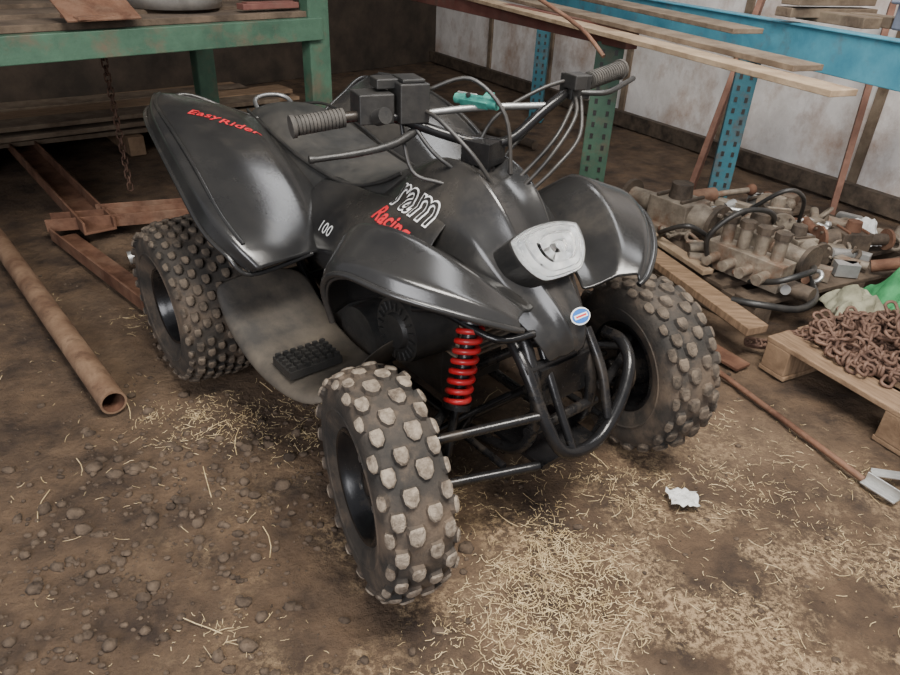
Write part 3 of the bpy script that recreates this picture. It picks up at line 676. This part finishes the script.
mb.tube([(.98,2.14,.14),(1.06,2.09,.15),(1.2,2.10,.135),(1.30,2.20,.14),(1.34,2.4,.15)],.013,8,0)
mb.tube([(1.2,2.8,.2),(1.32,2.7,.36),(1.42,2.72,.33),(1.5,2.85,.18)],.009,8,0)
mb.tube([(.9,2.72,.15),(.83,2.6,.2),(.90,2.5,.27),(1.02,2.55,.2),(1.05,2.65,.16)],.010,8,0)
mb.build("hydraulic_hoses",['hose'])
mb=MB()
for i in range(120):
    x=random.uniform(-.5,.5);y=random.uniform(-.42,.38);c=V((1.36,2.80,Zt))+Matrix.Rotation(math.radians(27),3,'Z')@V((x,y,0));k=random.random();a=random.uniform(0,6.28)
    dv=V((math.cos(a),math.sin(a),random.uniform(0,.4)));ml=random.choice([0,0,1,2,0,3])
    if k<.35: mb.cyl(c+up(.03),c+dv*random.uniform(.05,.13)+up(.03),random.uniform(.010,.024),n=12,mat=ml)
    elif k<.62:
        rr=random.uniform(.018,.04);R_=Matrix.Rotation(random.uniform(0,1.2),3,dv)
        mb.tube([c+up(.04)+R_@V((math.cos(t)*rr,math.sin(t)*rr,0)) for t in(0,1.05,2.1,3.14,4.2,5.2)],.008,8,ml,None,3,True)
    elif k<.8: mb.box(c+up(.03),(random.uniform(.04,.10),random.uniform(.03,.06),.05),ml,rot=Matrix.Rotation(a,3,'Z'))
    elif k<.92:
        R_=Matrix.Rotation(a,3,'Z')
        mb.tube([c+up(.04)+R_@V(q) for q in((-.02,-.02,0),(-.02,.02,0),(0,.045,.01),(.02,.02,0),(.02,-.02,0))],.008,8,ml,None,4);mb.cyl(c+up(.04)+R_@V((-.035,-.02,0)),c+up(.04)+R_@V((.035,-.02,0)),.008,n=10,mat=ml)
    else: mb.ball(c+up(.03),random.uniform(.02,.035),ml,1)
mb.build("machine_parts",['castiron','darkiron','rust','silver'],bevel=.003)
mb=MB();random.seed(3)
cx,cy=1.40,1.86
for i in range(260):
    a=random.uniform(0,6.28);q=math.sqrt(random.random());x=cx+.24*q*math.cos(a);y=cy+.19*q*math.sin(a);z=.13+.12*(1-q)*random.random()+.01
    dv=V((random.uniform(-1,1),random.uniform(-1,1),random.uniform(-.4,.4)))
    for k in range(2):
        link(mb,V((x,y,z))+dv.normalized()*.034*k,dv,(dv.y,-dv.x,.3) if k else (0,.2,1),.046,.03,.0055)
pts=[V((1.25,1.83,.15)),V((1.16,1.93,.14)),V((1.08,2.0,.05)),V((1.04,2.04,.03))]
for i,c in enumerate(cat(pts,5)): link(mb,c,(-.5,.6,-.3),(0,.3,1) if i%2 else (.3,1,0),.045,.03,.005)
mb.build("rusty_chain_pile",['chain'])
def clothes(name,c,sx,sy,h,mt,seed):
    mb=MB();rows=[]
    for i in range(22):
        row=[]
        for j in range(22):
            u,v=i/21*2-1,j/21*2-1;rr=max(abs(u),abs(v));z=h*max(0,1-rr**2.5)*(.7+.6*noise.noise(V((u*2+seed,v*2,seed))))+.018*noise.noise(V((u*6,v*6,seed)))*(1-rr)
            row.append((c[0]+u*sx+.02*noise.noise(V((u*3,v*3,seed))),c[1]+v*sy+.02*noise.noise(V((v*3,u*3,seed+5))),c[2]+max(z,0)))
        rows.append(row)
    mb.grid(rows);return mb.build(name,[mt],sub=1,solid=.003)
clothes("green_tarp",(1.60,2.16,.13),.12,.11,.16,'greenbag',2)
clothes("canvas_bag",(1.40,2.12,.13),.09,.08,.10,'canvas',8)
clothes("plastic_bag",(1.72,2.74,.15),.07,.06,.13,'paper',11)
single("timber_block",lambda m:(m.box((1.42,1.66,.145),(.16,.09,.045),0,rot=Matrix.Rotation(.4,3,'Z')),m.cyl((1.50,1.66,.17),(1.50,1.66,.172),.006,n=8)),['wood'],.003)
single("steel_rod",lambda m:m.tube([(.86,1.90,.014),(1.0,1.6,.012),(1.10,1.37,.014)],.009,10,0,None,3),['rust'],0)
single("flat_iron_strip",lambda m:m.beam((.80,2.15,.02),(.97,1.90,.012),.07,.01,0),['rust'],.001)
def br(m):
    m.box((1.12,1.33,.012),(.09,.022,.005),0,rot=Matrix.Rotation(-1.0,3,'Z'));m.box((1.13,1.335,.026),(.09,.004,.028),0,rot=Matrix.Rotation(-1.0,3,'Z'))
single("metal_bracket",br,['silver'],.001)
single("metal_strip",lambda m:(m.beam((1.13,1.39,.02),(1.33,1.36,.02),.02,.004,0),m.beam((1.13,1.40,.024),(1.33,1.37,.024),.003,.012,0)),['silver'],.001)
mb=MB();rows=[[(.60+(i-4)*.009+random.uniform(-.004,.004),1.27+(j-4)*.007+random.uniform(-.004,.004),.010+random.uniform(0,.016)) for i in range(9)] for j in range(9)]
mb.grid(rows);mb.build("crumpled_paper",['paper'])
# ------------------------------------------------------------------ lights
def area(name,loc,tgt,sx,sy,pw,col=(1,1,1)):
    l=bpy.data.lights.new(name,'AREA');l.shape='RECTANGLE';l.size=sx;l.size_y=sy;l.energy=pw;l.color=col
    o=bpy.data.objects.new(name,l);bpy.context.collection.objects.link(o);o.location=loc
    o.rotation_euler=(V(tgt)-V(loc)).to_track_quat('-Z','Y').to_euler();return o
area("roof_light",(.6,.5,3.1),(.2,1.4,0),1.5,.9,215,(1,.95,.87))
area("wall_fill_light",(1.0,2.8,3.15),(1.6,3.2,.3),2.4,1.0,80,(.97,.98,1))  # added lamp under the ceiling: brightens the right wall and gives panel highlights
area("doorway_light",(-1.2,-2.4,2.2),(0,1.6,.3),2.0,2.0,165,(.97,.97,1))
w=bpy.data.worlds.new("world");bpy.context.scene.world=w;w.use_nodes=True
bg=w.node_tree.nodes["Background"];bg.inputs[0].default_value=(.9,.92,1,1);bg.inputs[1].default_value=.44
